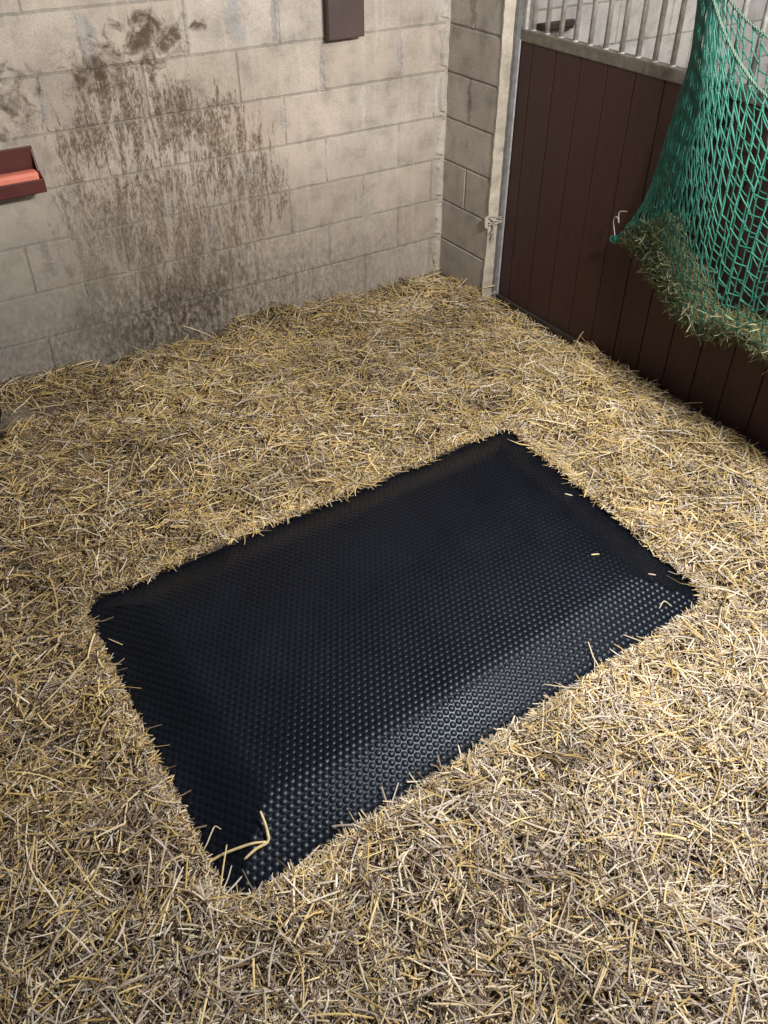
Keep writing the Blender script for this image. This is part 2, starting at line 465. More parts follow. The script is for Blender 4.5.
def straw_colors(x, y, big, n):
    near = smooth01((-y-1.9)/1.5)                  # greyer and more chopped towards the gateway
    right = smooth01((x+1.4)/1.2)
    nz = vnoise(x, y, 3.2, 5)
    wg = 0.60*(1-0.66*near)+0.25*(nz-0.5)+(0.10 if big else -0.05)
    wp = 0.17+0.22*near+0.10*right+(0.10 if big else -0.04)
    wy = 0.18+0.27*near+(-0.10 if big else 0.08)+0.2*(vnoise(x, y, 4.1, 8)-0.5)
    wb = 0.23-0.03*near+0.30*(vnoise(x, y, 5.0, 9)-0.55)-0.06*right+0.22*smooth01((-1.75-x)/0.9)*(1-0.6*near)
    w = np.clip(np.stack([wg, wp, wy, wb], -1), 0.02, None); w /= w.sum(1, keepdims=True)
    r = rng.random(n)[:, None]
    pick = (r > np.cumsum(w, 1)).sum(1).clip(0, 3)
    out = np.zeros((n, 3))
    for k, pal in enumerate((GOLD, PALE, GREY, BROWN)):
        s = pick == k
        out[s] = pal[rng.integers(0, len(pal), s.sum())]
    out *= (rng.uniform(0.55, 1.16, n)*(0.80+0.40*vnoise(x, y, 3.7, 21)))[:, None]
    return np.clip(out, 0, 0.9)

def strands(c, yaw, pitch, L, w, col, rings=4, roof=True, bend=0.09, kinkp=0.1, clip=True):
    n = len(c)
    t = np.linspace(-0.5, 0.5, rings)
    d = np.stack([np.cos(yaw)*np.cos(pitch), np.sin(yaw)*np.cos(pitch), np.sin(pitch)], -1)
    side = np.stack([-np.sin(yaw), np.cos(yaw), np.zeros(n)], -1)
    up = np.cross(d, side)
    k = rng.normal(0, bend, n); ksag = rng.normal(-0.05, bend*0.6, n)
    kink = np.where(rng.random(n) < kinkp, rng.normal(0, 0.45, n), 0)
    P = c[:, None, :]+L[:, None, None]*(t[None, :, None]*d[:, None, :]
        + ((t**2-0.08)[None, :, None]*k[:, None, None]*2+np.abs(t)[None, :, None]*kink[:, None, None])*side[:, None, :]
        + ((t**2-0.08)[None, :, None]*ksag[:, None, None]*2)*up[:, None, :])
    roll = rng.normal(0, 0.5, n)
    s2 = np.cos(roll)[:, None]*side+np.sin(roll)[:, None]*up
    u2 = -np.sin(roll)[:, None]*side+np.cos(roll)[:, None]*up
    tap = 1-0.25*np.abs(2*t)**3
    ww = w[:, None, None]*tap[None, :, None]*0.5
    if roof:
        V = np.stack([P+s2[:, None, :]*ww, P+u2[:, None, :]*ww*0.9, P-s2[:, None, :]*ww], 2); m = 3
    else:
        V = np.stack([P+s2[:, None, :]*ww, P-s2[:, None, :]*ww], 2); m = 2
    V = V.reshape(n, rings*m, 3)
    if clip:
        xmax = np.where(V[..., 1] > -0.47, -0.006, 0.070)
        V[..., 0] = np.minimum(V[..., 0], xmax); V[..., 1] = np.minimum(V[..., 1], -0.006)
        V[..., 2] = np.maximum(V[..., 2], 0.01)
    f = []
    for i in range(rings-1):
        for j in range(m-1):
            f.append((i*m+j, i*m+j+1, (i+1)*m+j+1, (i+1)*m+j))
    F = (np.arange(n)[:, None, None]*(rings*m)+np.array(f)[None]).reshape(-1, 4)
    C = np.repeat(np.concatenate([col, np.ones((n, 1))], 1), rings*m, 0)
    return V.reshape(-1, 3), F, C

def scatter(n, margin=0.45):
    x = rng.uniform(-3.85, 0.07, n); y = rng.uniform(-4.35, -0.01, n)
    keep = inside(x, y, margin)
    keep &= ~((x > -0.012) & (y > -0.47))
    bare = np.exp(-((x+2.56)/0.27)**2-((y+0.27)/0.11)**2)
    keep &= rng.random(n) > bare*1.0
    keep &= np.hypot(x+2.852, y+0.325) > 0.205
    return x[keep], y[keep]

parts, cols = [], []
def layer(n, Lr, wr, zr, pitch_s, big, roof, rings, edge, kinkp):
    x, y = scatter(n)
    sd = mat_sd(x, y)
    lim = edge*(0.6*vnoise(x, y, 5.5, 3)+0.4*vnoise(x, y, 16, 13)-0.45)+rng.normal(0, 0.006, len(x))
    u_, v_ = mat_uv(x, y)
    far = smooth01((0.25-v_)/0.3)
    lim = np.maximum(lim*(0.35+0.75*far), -0.004+rng.normal(0, 0.003, len(x)))
    k = sd > -lim
    x, y, sd = x[k], y[k], sd[k]
    m = len(x)
    L = rng.uniform(*Lr, m)*rng.choice([1, 1, 0.6, 1.35], m); w = rng.uniform(*wr, m)
    yaw = rng.uniform(0, 2*math.pi, m)
    z = bed_h(x, y)+rng.uniform(*zr, m)
    # pieces beside the mat lie along its edge or just lap onto the rim
    nearm = sd < L*0.5
    uu = rng.random(m)
    L = np.where(nearm & (uu < 0.75), np.maximum(L*0.55, 0.018), L)
    pitch = rng.normal(0, pitch_s, m)
    onm = sd < 0.02
    z = np.where(onm, np.maximum(z, 0.186+rng.uniform(0, 0.012, m)), z)
    c = np.stack([x, y, z], -1)
    V, F, C = strands(c, yaw, pitch, L, w, straw_colors(x, y, big, m), rings, roof, kinkp=kinkp)
    # nothing may sink through the mat
    s2 = mat_sd(V[:, 0], V[:, 1])
    floor_z = np.where(s2 < 0.0, 0.183+0.07*smooth01(-s2/0.16), 0)
    V[:, 2] = np.maximum(V[:, 2], floor_z)
    parts.append((V, F)); cols.append(C)

layer(215000, (0.014, 0.045), (0.0013, 0.0034), (-0.004, 0.022), 0.42, False, False, 3, 0.09, 0.12)
layer(66000, (0.030, 0.085), (0.0026, 0.0056), (-0.002, 0.030), 0.32, True, True, 4, 0.11, 0.16)
layer(21000, (0.07, 0.17), (0.0030, 0.0060), (0.010, 0.036), 0.20, True, True, 5, 0.09, 0.22)

# extra litter tucked along the mat's rim, and longer stalks lapping over its far and left edges
def rim_litter(n, lo, hi, Lr, wr, far_only):
    u_ = rng.random(n); v_ = rng.random(n); sdv = rng.uniform(lo, hi, n); side_ = rng.integers(0, 4, n)
    if far_only: side_ = rng.choice([0, 0, 0, 3], n)
    uu = np.where(side_ == 0, u_, np.where(side_ == 1, u_, np.where(side_ == 2, 1+sdv/W_, -sdv/W_)))
    vv = np.where(side_ == 0, -sdv/H_, np.where(side_ == 1, 1+sdv/H_, v_))
    P = mat_xy(uu, vv); x, y = P[:, 0], P[:, 1]
    if far_only:
        keep = (vnoise(x, y, 4.0, 31) > 0.5); x, y = x[keep], y[keep]
    m = len(x); sd = mat_sd(x, y)
    z = np.where(sd < 0.03, 0.188+rng.uniform(0, 0.014, m), bed_h(x, y)+rng.uniform(0, 0.02, m))
    z = np.where((sd > -0.03) & (sd < 0.05), np.maximum(z, 0.182+rng.uniform(0, 0.012, m)), z)
    L = rng.uniform(*Lr, m); w = rng.uniform(*wr, m)
    V, F, C = strands(np.stack([x, y, z], -1), rng.uniform(0, 6.28, m), rng.normal(0, 0.2, m), L, w, straw_colors(x, y, True, m), 4, True)
    s2 = mat_sd(V[:, 0], V[:, 1])
    V[:, 2] = np.maximum(V[:, 2], np.where(s2 < 0, 0.186+0.06*smooth01(-s2/0.18), 0))
    parts.append((V, F)); cols.append(C)
rim_litter(9000, 0.002, 0.05, (0.015, 0.05), (0.002, 0.0045), False)
rim_litter(260, -0.02, 0.03, (0.05, 0.13), (0.0026, 0.005), True)
# a few stalks that stand out of the bed against the walls and at the mat's rim
def stalk(p, q, w, col, bend=0.06):
    p = np.array(p); q = np.array(q); d = q-p; L = np.linalg.norm(d)
    V, F, C = strands(((p+q)/2)[None], np.array([math.atan2(d[1], d[0])]), np.array([math.asin(d[2]/L)]), np.array([L]), np.array([w]), np.array([col]), 5, True, bend, 0)
    parts.append((V, F)); cols.append(C)
stalk((-0.03, -0.03, 0.17), (-0.055, -0.012, 0.30), 0.006, (0.62, 0.47, 0.2))
stalk((-0.03, -0.47, 0.20), (0.055, -0.62, 0.16), 0.006, (0.6, 0.48, 0.24))
stalk((-0.02, -0.38, 0.18), (0.05, -0.475, 0.24), 0.006, (0.66, 0.55, 0.3))
stalk((-1.52, -0.10, 0.19), (-1.66, -0.03, 0.27), 0.006, (0.6, 0.5, 0.3))
stalk((-2.60, -0.02, 0.19), (-2.15, -0.03, 0.22), 0.006, (0.66, 0.53, 0.26))
stalk((0.0, -1.20, 0.18), (0.03, -1.22, 0.28), 0.006, (0.62, 0.5, 0.26))
stalk((0.02, -1.85, 0.17), (0.065, -1.98, 0.24), 0.008, (0.72, 0.6, 0.35))
stalk((0.0, -2.0, 0.16), (-0.04, -2.10, 0.20), 0.010, (0.74, 0.63, 0.4))
stalk((-0.03, -1.50, 0.2), (0.06, -1.60, 0.22), 0.005, (0.6, 0.5, 0.3))

V, F = merge(parts)
F = F[0]
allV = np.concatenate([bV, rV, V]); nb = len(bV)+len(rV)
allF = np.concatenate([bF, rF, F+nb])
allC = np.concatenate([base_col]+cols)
m, nt, b = new_mat('straw'); g = NG(nt)
at = g.n('ShaderNodeAttribute', attribute_name='tone').outputs['Color']
nn = g.noise(g.coord(), 90, 3, 0.6)
g.put(b.inputs['Base Color'], g.mix(1.0, at, g.ramp(nn, (0.3, 0.80), (0.7, 1.12)), 'MULTIPLY'))
b.inputs['Roughness'].default_value = 0.62; b.inputs['Specular IOR Level'].default_value = 0.35
M_straw = m
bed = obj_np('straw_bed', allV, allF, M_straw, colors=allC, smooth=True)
tag(bed, 'deep bed of loose golden and grey straw covering the stable floor', 'straw', kind='stuff')

# ------------------------------------------------------------------ rubber mat
def mat_dome(sd):
    d = np.clip(-sd, 0, None)
    rim = 0.010*smooth01(d/0.008)
    return 0.168+rim+0.052*smooth01((d-0.012)/0.20)+0.020*(1-(1-np.clip(d/0.6, 0, 1))**2)
root = empty('stable_mat', (-1.78, -2.26, 0.15))
tag(root, 'black domed rubber mat with a studded surface lying in the straw', 'mat')
N1, N2 = 240, 170
def warp(n):
    t = np.linspace(-1, 1, n); return 0.5+0.5*np.sign(t)*np.abs(np.sin(t*math.pi/2))**1.0
U, Vv = np.meshgrid(warp(N1), warp(N2))
# pull the square grid into the rounded outline
px = (U-0.5)*W_; py = (Vv-0.5)*H_
ax, ay = W_/2-RC, H_/2-RC
cx = np.maximum(np.abs(px)-ax, 0)/RC; cy = np.maximum(np.abs(py)-ay, 0)/RC
both = (cx > 0) & (cy > 0)
r0 = np.maximum(cx, cy); r1 = np.hypot(cx, cy)
s = np.where(both & (r1 > 0), r0/np.maximum(r1, 1e-6), 1.0)
qx = np.where(both, np.sign(px)*(ax+cx*s*RC), px); qy = np.where(both, np.sign(py)*(ay+cy*s*RC), py)
XY = mat_xy(qx/W_+0.5, qy/H_+0.5)
sdg = mat_sd(XY[..., 0], XY[..., 1])
Zm = mat_dome(sdg)
und = 0.004*(vnoise(XY[..., 0], XY[..., 1], 3.5, 4)-0.5)
Zm = Zm+und*smooth01(-sdg/0.15)
mV = np.stack([XY[..., 0], XY[..., 1], Zm], -1).reshape(-1, 3)
im = np.arange(N1*N2).reshape(N2, N1)
mF = np.stack([im[:-1, :-1], im[1:, :-1], im[1:, 1:], im[:-1, 1:]], -1).reshape(-1, 4)
# skirt down to the bed
rim = np.concatenate([im[0, :], im[1:, -1], im[-1, ::-1][1:], im[::-1, 0][1:-1]])
sk = mV[rim].copy(); sk[:, 2] = 0.152
si = len(mV)+np.arange(len(rim))
skF = np.stack([rim, si, np.roll(si, -1), np.roll(rim, -1)], -1)
mm, nt, b = new_mat('black_rubber'); g = NG(nt)
c = g.coord()
n1 = g.noise(c, 5, 4, 0.6); n2 = g.noise(c, 300, 2, 0.6)
col = g.mix(g.ramp(n1, (0.35, 0.0), (0.7, 1.0)), (0.0032, 0.0041, 0.0072), (0.0050, 0.0064, 0.0108))
g.put(b.inputs['Base Color'], col)
g.put(b.inputs['Roughness'], g.ramp(n1, (0.3, 0.31), (0.7, 0.39)))
b.inputs['Specular IOR Level'].default_value = 0.20
b.inputs['Specular Tint'].default_value = (0.75, 0.87, 1.0, 1)
g.bump(n2, 0.12, 0.0008, b)
M_rub = mm
body = obj_np('mat_body', np.concatenate([mV, sk]), np.concatenate([mF, skF]), M_rub, root, smooth=True)
# studs in staggered rows
PITCH = 0.0225; ROW = PITCH*0.866
rows = int(H_/ROW); Vs, Fs = [], []
pu, pv = [], []
for j in range(rows+1):
    n = int(W_/PITCH)
    for i in range(n+1):
        pu.append((i+(0.5 if j % 2 else 0))*PITCH/W_); pv.append(j*ROW/H_)
pu = np.array(pu); pv = np.array(pv)
ok = (pu < 0.995) & (pv < 0.995) & (pu > 0.004) & (pv > 0.004); pu, pv = pu[ok], pv[ok]
P = mat_xy(pu, pv); sd = mat_sd(P[:, 0], P[:, 1]); ok = sd < -0.02; P, sd = P[ok], sd[ok]
def surf(x, y):
    s_ = mat_sd(x, y)
    return mat_dome(s_)+0.004*(vnoise(x, y, 3.5, 4)-0.5)*smooth01(-s_/0.15)
z = surf(P[:, 0], P[:, 1]); e = 0.004
dzx = (surf(P[:, 0]+e, P[:, 1])-surf(P[:, 0]-e, P[:, 1]))/(2*e); dzy = (surf(P[:, 0], P[:, 1]+e)-surf(P[:, 0], P[:, 1]-e))/(2*e)
ln = np.sqrt(1+dzx**2+dzy**2)
NRM = np.stack([-dzx/ln, -dzy/ln, 1/ln], -1)
RS, HS = 0.0117, 0.0025
prof = [(1.0, -0.02), (0.82, 0.34), (0.55, 0.71), (0.25, 0.94)]
K = 10; tv = []
for r, h in prof:
    for k in range(K):
        a = 2*math.pi*k/K; tv.append((r*RS*math.cos(a), r*RS*math.sin(a), h*HS))
tv.append((0, 0, HS)); tv = np.array(tv)
tf = []
for r in range(len(prof)-1):
    for k in range(K): tf.append((r*K+k, r*K+(k+1) % K, (r+1)*K+(k+1) % K, (r+1)*K+k))
tt = [((len(prof)-1)*K+k, (len(prof)-1)*K+(k+1) % K, len(prof)*K) for k in range(K)]
nS = len(P); npv = len(tv)
A = np.cross(NRM, np.array([0, 1.0, 0])); A /= np.linalg.norm(A, axis=1)[:, None]
B = np.cross(NRM, A)
base = np.stack([P[:, 0], P[:, 1], z], -1)
SV = base[:, None, :]+tv[None, :, 0:1]*A[:, None, :]+tv[None, :, 1:2]*B[:, None, :]+tv[None, :, 2:3]*NRM[:, None, :]
off = np.arange(nS)[:, None, None]*npv
st = obj_np('studded_surface', SV.reshape(-1, 3), [(off+np.array(tf)[None]).reshape(-1, 4), (off+np.array(tt)[None]).reshape(-1, 3)], M_rub, root, smooth=True)
st['kind'] = 'stuff'

# loose straws lying on the mat
M_stalk = simple('pale_straw', (0.66, 0.53, 0.28), 0.6, var=0.2, scale=80, bump=0.1, spec=0.35)
M_stalk_grey = simple('grey_straw', (0.52, 0.46, 0.34), 0.65, var=0.2, scale=80, bump=0.1, spec=0.3)
def on_mat(x, y, up=0.0):
    return (x, y, float(surf(np.array([x]), np.array([y]))[0])+up)
def loose(name, pts, r, label, group=None, mat=None, cat='straw'):
    P0 = [on_mat(*p) for p in pts]
    t = np.linspace(0, 1, 4*len(P0))
    C_ = curve_interp(np.array(P0), t)
    dn = C_.copy(); 
    for i in range(len(C_)):
        C_[i, 2] = max(C_[i, 2], float(surf(C_[i:i+1, 0], C_[i:i+1, 1])[0])+0.0045)
    rr = r*(1-0.35*np.abs(np.linspace(-1, 1, len(C_)))**3)
    V, F = tube_path(C_, rr, 6)
    r_ = len(C_)
    caps = np.array([[k for k in range(6)][::-1], [(r_-1)*6+k for k in range(6)]])
    return tag(obj_np(name, V, [F, caps], mat or M_stalk, smooth=True), label, cat, group)
loose('straw_stalk', [(-2.781, -2.772, .004), (-2.718, -2.779, .008), (-2.681, -2.792, .009), (-2.634, -2.810, .008), (-2.604, -2.822, .009)], 0.0042,
      "long pale straw stalk lying across the mat's front left corner", 'loose straw on the mat')
loose('straw_stalk', [(-2.677, -2.830, .006), (-2.640, -2.824, .008), (-2.600, -2.822, .012), (-2.592, -2.800, .016), (-2.587, -2.757, .028)], 0.0045,
      "bent pale straw stalk with one end sticking up near the mat's front left corner", 'loose straw on the mat')
loose('straw_stalk', [(-2.765, -2.74, .004), (-2.735, -2.722, .008), (-2.715, -2.705, .01), (-2.700, -2.695, .008), (-2.690, -2.712, .003)], 0.0022,
      "thin curled grey straw wisp inside the mat's front left corner", 'loose straw on the mat', M_stalk_grey)
loose('straw_stalk', [(-0.985, -2.65, .003), (-0.955, -2.66, .004)], 0.003, "short pale straw bit near the mat's right edge", 'loose straw on the mat', M_stalk_grey)
loose('straw_stalk', [(-1.105, -2.478, .003), (-1.075, -2.490, .004)], 0.003, "short pale straw bit on the dome, inward from the mat's right corner", 'loose straw on the mat')
loose('straw_stalk', [(-1.055, -2.775, .003), (-1.02, -2.765, .009), (-1.005, -2.79, .004)], 0.0024, "crooked straw wisp by the mat's rightmost corner", 'loose straw on the mat', M_stalk_grey)
loose('straw_stalk', [(-0.90, -2.12, .003), (-0.87, -2.135, .004)], 0.003, "tiny straw fleck halfway down the mat's far right edge", 'loose straw on the mat', M_stalk_grey)
loose('straw_stalk', [(-2.712, -1.855, .003), (-2.682, -1.915, .004)], 0.0024, "thin straw near the mat's far left corner", 'loose straw on the mat')
loose('straw_stalk', [(-2.757, -2.570, .006), (-2.738, -2.592, .010)], 0.0042, "pale broken straw tip on the mat's left edge", 'loose straw on the mat', M_stalk_grey)

# ------------------------------------------------------------------ boarded door with grille
M_wood = None
m, nt, b = new_mat('brown_boards'); g = NG(nt)
c = g.coord()
gr = g.noise(g.mapv(c, scale=(4, 26, 1.2)), 4.0, 5, 0.65)
sp = g.noise(c, 70, 2, 0.5); big = g.noise(c, 3.0, 4, 0.6)
col = g.mix(g.ramp(gr, (0.3, 0.0), (0.7, 1.0)), (0.043, 0.0185, 0.0145), (0.068, 0.031, 0.025))
col = g.mix(g.ramp(big, (0.3, 0.35), (0.7, 0.0)), col, (0.050, 0.027, 0.026))
scr = g.noise(g.mapv(c, scale=(1, 60, 9)), 1.6, 4, 0.6)
col = g.mix(g.ramp(scr, (0.73, 0.0), (0.80, 0.45)), col, (0.20, 0.155, 0.11))
g.put(b.inputs['Base Color'], col)
b.inputs['Roughness'].default_value = 0.5; b.inputs['Specular IOR Level'].default_value = 0.35
g.bump(gr, 0.12, 0.003, b)
M_wood = m
M_galv = simple('dull_galvanised_steel', (0.46, 0.435, 0.40), 0.5, metal=0.3, var=0.3, scale=40, bump=0.15)
M_rail = simple('dirty_rail_steel', (0.19, 0.165, 0.135), 0.7, metal=0.15, var=0.3, scale=30, bump=0.2)
M_post = simple('grey_steel_post', (0.25, 0.255, 0.26), 0.5, metal=0.45, var=0.25, scale=25, bump=0.15)
M_bright = simple('bright_steel_edge', (0.60, 0.60, 0.60), 0.45, metal=0.4, var=0.2, scale=40, bump=0.1)
XD = 0.085           # face of the boards
door = empty('door_1', (0.10, -1.9, 0.0))
tag(door, 'dark brown boarded stable door with a grey steel bar grille on top', 'door', kind='structure')
S0, S1 = 0.475, 3.40
# boards: one panel of tongue-and-groove planks
edges = [S0]; s = 0.562
while s < S1-0.05:
    edges.append(s); s += 0.1655+random.uniform(-0.003, 0.003)
edges.append(S1)
bm = bmesh.new()
for a, bb in zip(edges[:-1], edges[1:]):
    d = random.uniform(-0.001, 0.001); v = 0.004
    pts = [(XD+0.03, -a), (XD+0.008, -a), (XD+0.006, -a-0.0015), (XD+d, -a-v), (XD+d, -bb+v), (XD+0.006, -bb+0.0015), (XD+0.008, -bb), (XD+0.03, -bb)]
    prism(bm, pts, 'z', 0.03, 1.50)
obj_bm('plank_panel', bm, M_wood, door)
bm = bmesh.new(); box(bm, XD-0.006, XD+0.045, -S1, -S0+0.012, 1.483, 1.535, 0.006); obj_bm('top_rail', bm, M_rail, door)
bm = bmesh.new()
prism(bm, [(XD-0.003, 0.02), (XD-0.018, 0.03), (XD-0.018, 0.176), (XD-0.013, 0.180), (XD-0.003, 0.181)], 'y', -S1, -S0)
M_kick = simple('dark_brown_steel', (0.032, 0.024, 0.021), 0.5, var=0.3, scale=30, bump=0.1)
obj_bm('bottom_rail', bm, M_kick, door)
# side stile of the grille, next to the post, and the post itself
bm = bmesh.new(); box(bm, XD-0.002, XD+0.035, -0.500, -0.472, 1.53, 2.42, 0.005); obj_bm('grille_stile', bm, M_galv, door)
bm = bmesh.new(); box(bm, 0.055, 0.10, -0.474, -0.448, 0.02, 2.45, 0.003); pst = obj_bm('door_post', bm, M_post, door)
bm = bmesh.new(); box(bm, 0.071, 0.080, -0.482, -0.4735, 0.02, 1.49, 0.001); obj_bm('edge_strip', bm, M_bright, door)
bm = bmesh.new(); box(bm, XD-0.006, XD+0.045, -S1, -S0+0.012, 2.40, 2.45, 0.006); obj_bm('grille_head_rail', bm, M_galv, door)
def bar_mesh():
    bm = bmesh.new()
    bmesh.ops.create_cone(bm, cap_ends=True, segments=14, radius1=0.0115, radius2=0.0115, depth=0.88)
    bmesh.ops.create_cone(bm, cap_ends=True, segments=14, radius1=0.0165, radius2=0.0130, depth=0.008, matrix=Matrix.Translation((0, 0, -0.432)))
    me = bpy.data.meshes.new('bar'); bm.to_mesh(me); bm.free()
    for p in me.polygons: p.use_smooth = len(p.vertices) == 4
    me.materials.append(M_galv); return me
bme = bar_mesh()
s = 0.535
while s < S1-0.03:
    o = bpy.data.objects.new('bar', bme); link(o, door)
    o.location = (XD+0.018-0.10, -s+1.9, 1.533+0.435); o.rotation_euler[2] = random.uniform(0, 6)
    s += 0.0962

# dark bracket on the far wall seen between the bars
br = empty('wall_bracket', (0.74, 0, 1.38)); tag(br, 'dark brown bracket fixed to the pale wall behind the grille bars', 'bracket')
M_brk = simple('dark_brown_bracket', (0.045, 0.028, 0.02), 0.6, var=0.25, scale=25)
def half_round(x0, x1, y0, y1, z0, z1):
    bm = bmesh.new(); pts = []
    w_ = x1-x0
    for i in range(9):
        a = math.pi/2*i/8; pts.append((x0+0.05-0.05*math.cos(a), y0+0.05-0.05*math.sin(a)))
    for i in range(9):
        a = math.pi/2*(1-i/8); pts.append((x1-0.05+0.05*math.cos(a), y0+0.05-0.05*math.sin(a)))
    pts += [(x1, y1), (x0, y1)]
    prism(bm, pts, 'z', z0, z1); return bm
obj_bm('back_plate', half_round(0.595, 0.865, -0.045, -0.003, 1.400, 1.415), M_brk, br)
obj_bm('ledge', half_round(0.60, 0.860, -0.058, -0.003, 1.415, 1.440), M_brk, br)

# ------------------------------------------------------------------ brown box high on the wall
wb = empty('wall_box', (-0.64, 0, 1.50)); tag(wb, 'dark brown flat box fixed to the block wall at the top, near the corner', 'box')
M_box = simple('brown_box_paint', (0.088, 0.060, 0.054), 0.5, var=0.18, scale=6, bump=0.05)
bm = bmesh.new(); box(bm, -0.727, -0.565, -0.034, 0.001, 1.513, 1.80, 0.004); obj_bm('box_body', bm, M_box, wb)
bm = bmesh.new(); box(bm, -0.743, -0.545, -0.060, -0.033, 1.500, 1.815, 0.006, 3); obj_bm('front_cover', bm, M_box, wb)

# ------------------------------------------------------------------ red lick holder with its pink block
lh = empty('lick_holder', (-2.31, 0, 1.09)); tag(lh, 'brick red lick holder tray fixed to the stained block wall', 'holder')
M_red = simple('red_plastic', (0.095, 0.020, 0.017), 0.5, var=0.15, scale=12, bump=0.05)
x0, x1 = -2.445, -2.186
bm = bmesh.new(); box(bm, x0, x1, -0.012, 0.001, 1.075, 1.243, 0.003); obj_bm('back_plate', bm, M_red, lh)
bm = bmesh.new(); box(bm, x0, x1, -0.100, -0.010, 1.074, 1.086, 0.003); obj_bm('tray', bm, M_red, lh)
bm = bmesh.new(); box(bm, x0, x1, -0.104, -0.094, 1.076, 1.132, 0.003); obj_bm('front_lip', bm, M_red, lh)
for xa in (x0, x1-0.008):
    bm = bmesh.new(); prism(bm, [(-0.010, 1.08), (-0.098, 1.08), (-0.098, 1.130), (-0.045, 1.150), (-0.010, 1.235)], 'x', xa, xa+0.008); obj_bm('side_cheek', bm, M_red, lh)
bm = bmesh.new()
M_lick = simple('pink_lick', (0.82, 0.25, 0.17), 0.55, var=0.08, scale=20, bump=0.1)
box(bm, -2.434, -2.200, -0.090, -0.030, 1.087, 1.160, 0.016, 4)
tag(obj_bm('lick_block', bm, M_lick, smooth=True), 'salmon pink lick block sitting in the red wall holder', 'lick block')

# ------------------------------------------------------------------ black bowl at the left edge
bw = empty('feed_bowl', (-2.855, -0.325, 0.172)); tag(bw, 'low black rubber bowl on the straw at the left edge by the block wall', 'bowl')
prof = [(0.0, 0.0), (0.150, 0.0), (0.165, 0.012), (0.190, 0.085), (0.196, 0.098), (0.190, 0.104), (0.180, 0.098), (0.156, 0.022), (0.0, 0.018)]
def lathe(pr, n=40):
    V = [(r*math.cos(2*math.pi*k/n), r*math.sin(2*math.pi*k/n), z) for r, z in pr for k in range(n)]
    F = [(i*n+k, i*n+(k+1) % n, (i+1)*n+(k+1) % n, (i+1)*n+k) for i in range(len(pr)-1) for k in range(n)]
    return np.array(V), np.array(F)
Vb, Fb = lathe(prof[:5])
Vr, Fr = lathe(prof[4:])
Lb = np.array(bw.location)
obj_np('bowl_shell', Vb+Lb, Fb, M_rub, bw, smooth=True)
obj_np('bowl_inside', Vr+Lb, Fr, M_rub, bw, smooth=True)

# ------------------------------------------------------------------ hay net
def sxz(P): return np.array([(p[2], -p[0], p[1]) for p in P])     # (s, z, x) -> world
def mir(P): return [(4.5-p[0], p[1], p[2]) for p in P]
left = [(1.505, 2.02, 0.03), (1.528, 1.80, 0.025), (1.552, 1.594, 0.02), (1.525, 1.367, 0.015), (1.447, 0.973, 0.015), (1.340, 0.805, 0.02)]
ropeL = [(1.505, 2.02, 0.03), (1.660, 1.818, -0.05), (1.807, 1.680, -0.07), (1.984, 1.580, -0.09), (2.25, 1.525, -0.10)]
rope2L = [(1.505, 2.02, 0.045), (1.640, 1.815, 0.055), (1.855, 1.712, 0.058), (2.05, 1.655, 0.06), (2.25, 1.635, 0.06)]
botL = [(1.340, 0.805, 0.02), (1.52, 0.800, -0.02), (1.70, 0.725, -0.075), (1.95, 0.655, -0.125), (2.25, 0.715, -0.13)]
bot2L = [(1.340, 0.805, 0.02), (1.52, 0.790, 0.03), (1.70, 0.700, 0.03), (1.95, 0.635, 0.03), (2.25, 0.68, 0.03)]
def full(P): return sxz(P+mir(P)[::-1][1:])
LEFT, RIGHT = sxz(left), sxz(mir(left))
def coons(top, bot, u, v):
    Lc, Rc = curve_interp(LEFT, v), curve_interp(RIGHT, v)
    T, Bt = curve_interp(top, u), curve_interp(bot, u)
    u_, v_ = u[..., None], v[..., None]
    c00, c10, c01, c11 = top[0], top[-1], bot[0], bot[-1]
    return ((1-v_)*T+v_*Bt)+((1-u_)*Lc+u_*Rc)-((1-u_)*(1-v_)*c00+u_*(1-v_)*c10+(1-u_)*v_*c01+u_*v_*c11)
TOPF, TOPB, BOTF, BOTB = full(ropeL), full(rope2L), full(botL), full(bot2L)
def front(u, v):
    P = coons(TOPF, BOTF, u, v)
    P[..., 0] -= 0.075*np.sin(math.pi*u)*np.sin(math.pi*v)**0.8
    return P
def back(u, v):
    P = coons(TOPB, BOTB, u, v)
    P[..., 0] = np.where((u > 0.03) & (u < 0.97), np.clip(P[..., 0]+0.03, 0.02, 0.058), P[..., 0])
    return P
net = empty('hay_net', (0.0, -2.25, 1.3)); tag(net, 'green knotted hay net hanging against the boarded door', 'hay net')
def net_mat(name, c1, c2):
    m, nt, b = new_mat(name); g = NG(nt)
    n = g.noise(g.coord(), 14, 4, 0.6); f = g.noise(g.coord(), 260, 2, 0.5)
    g.put(b.inputs['Base Color'], g.mix(g.ramp(n, (0.35, 0.0), (0.65, 1.0)), c1, c2))
    b.inputs['Roughness'].default_value = 0.55; b.inputs['Specular IOR Level'].default_value = 0.5
    g.bump(f, 0.4, 0.001, b); return m
M_net = net_mat('green_net_cord', (0.010, 0.125, 0.090), (0.042, 0.205, 0.152))
M_rope = net_mat('faded_net_rope', (0.09, 0.175, 0.13), (0.165, 0.24, 0.18))
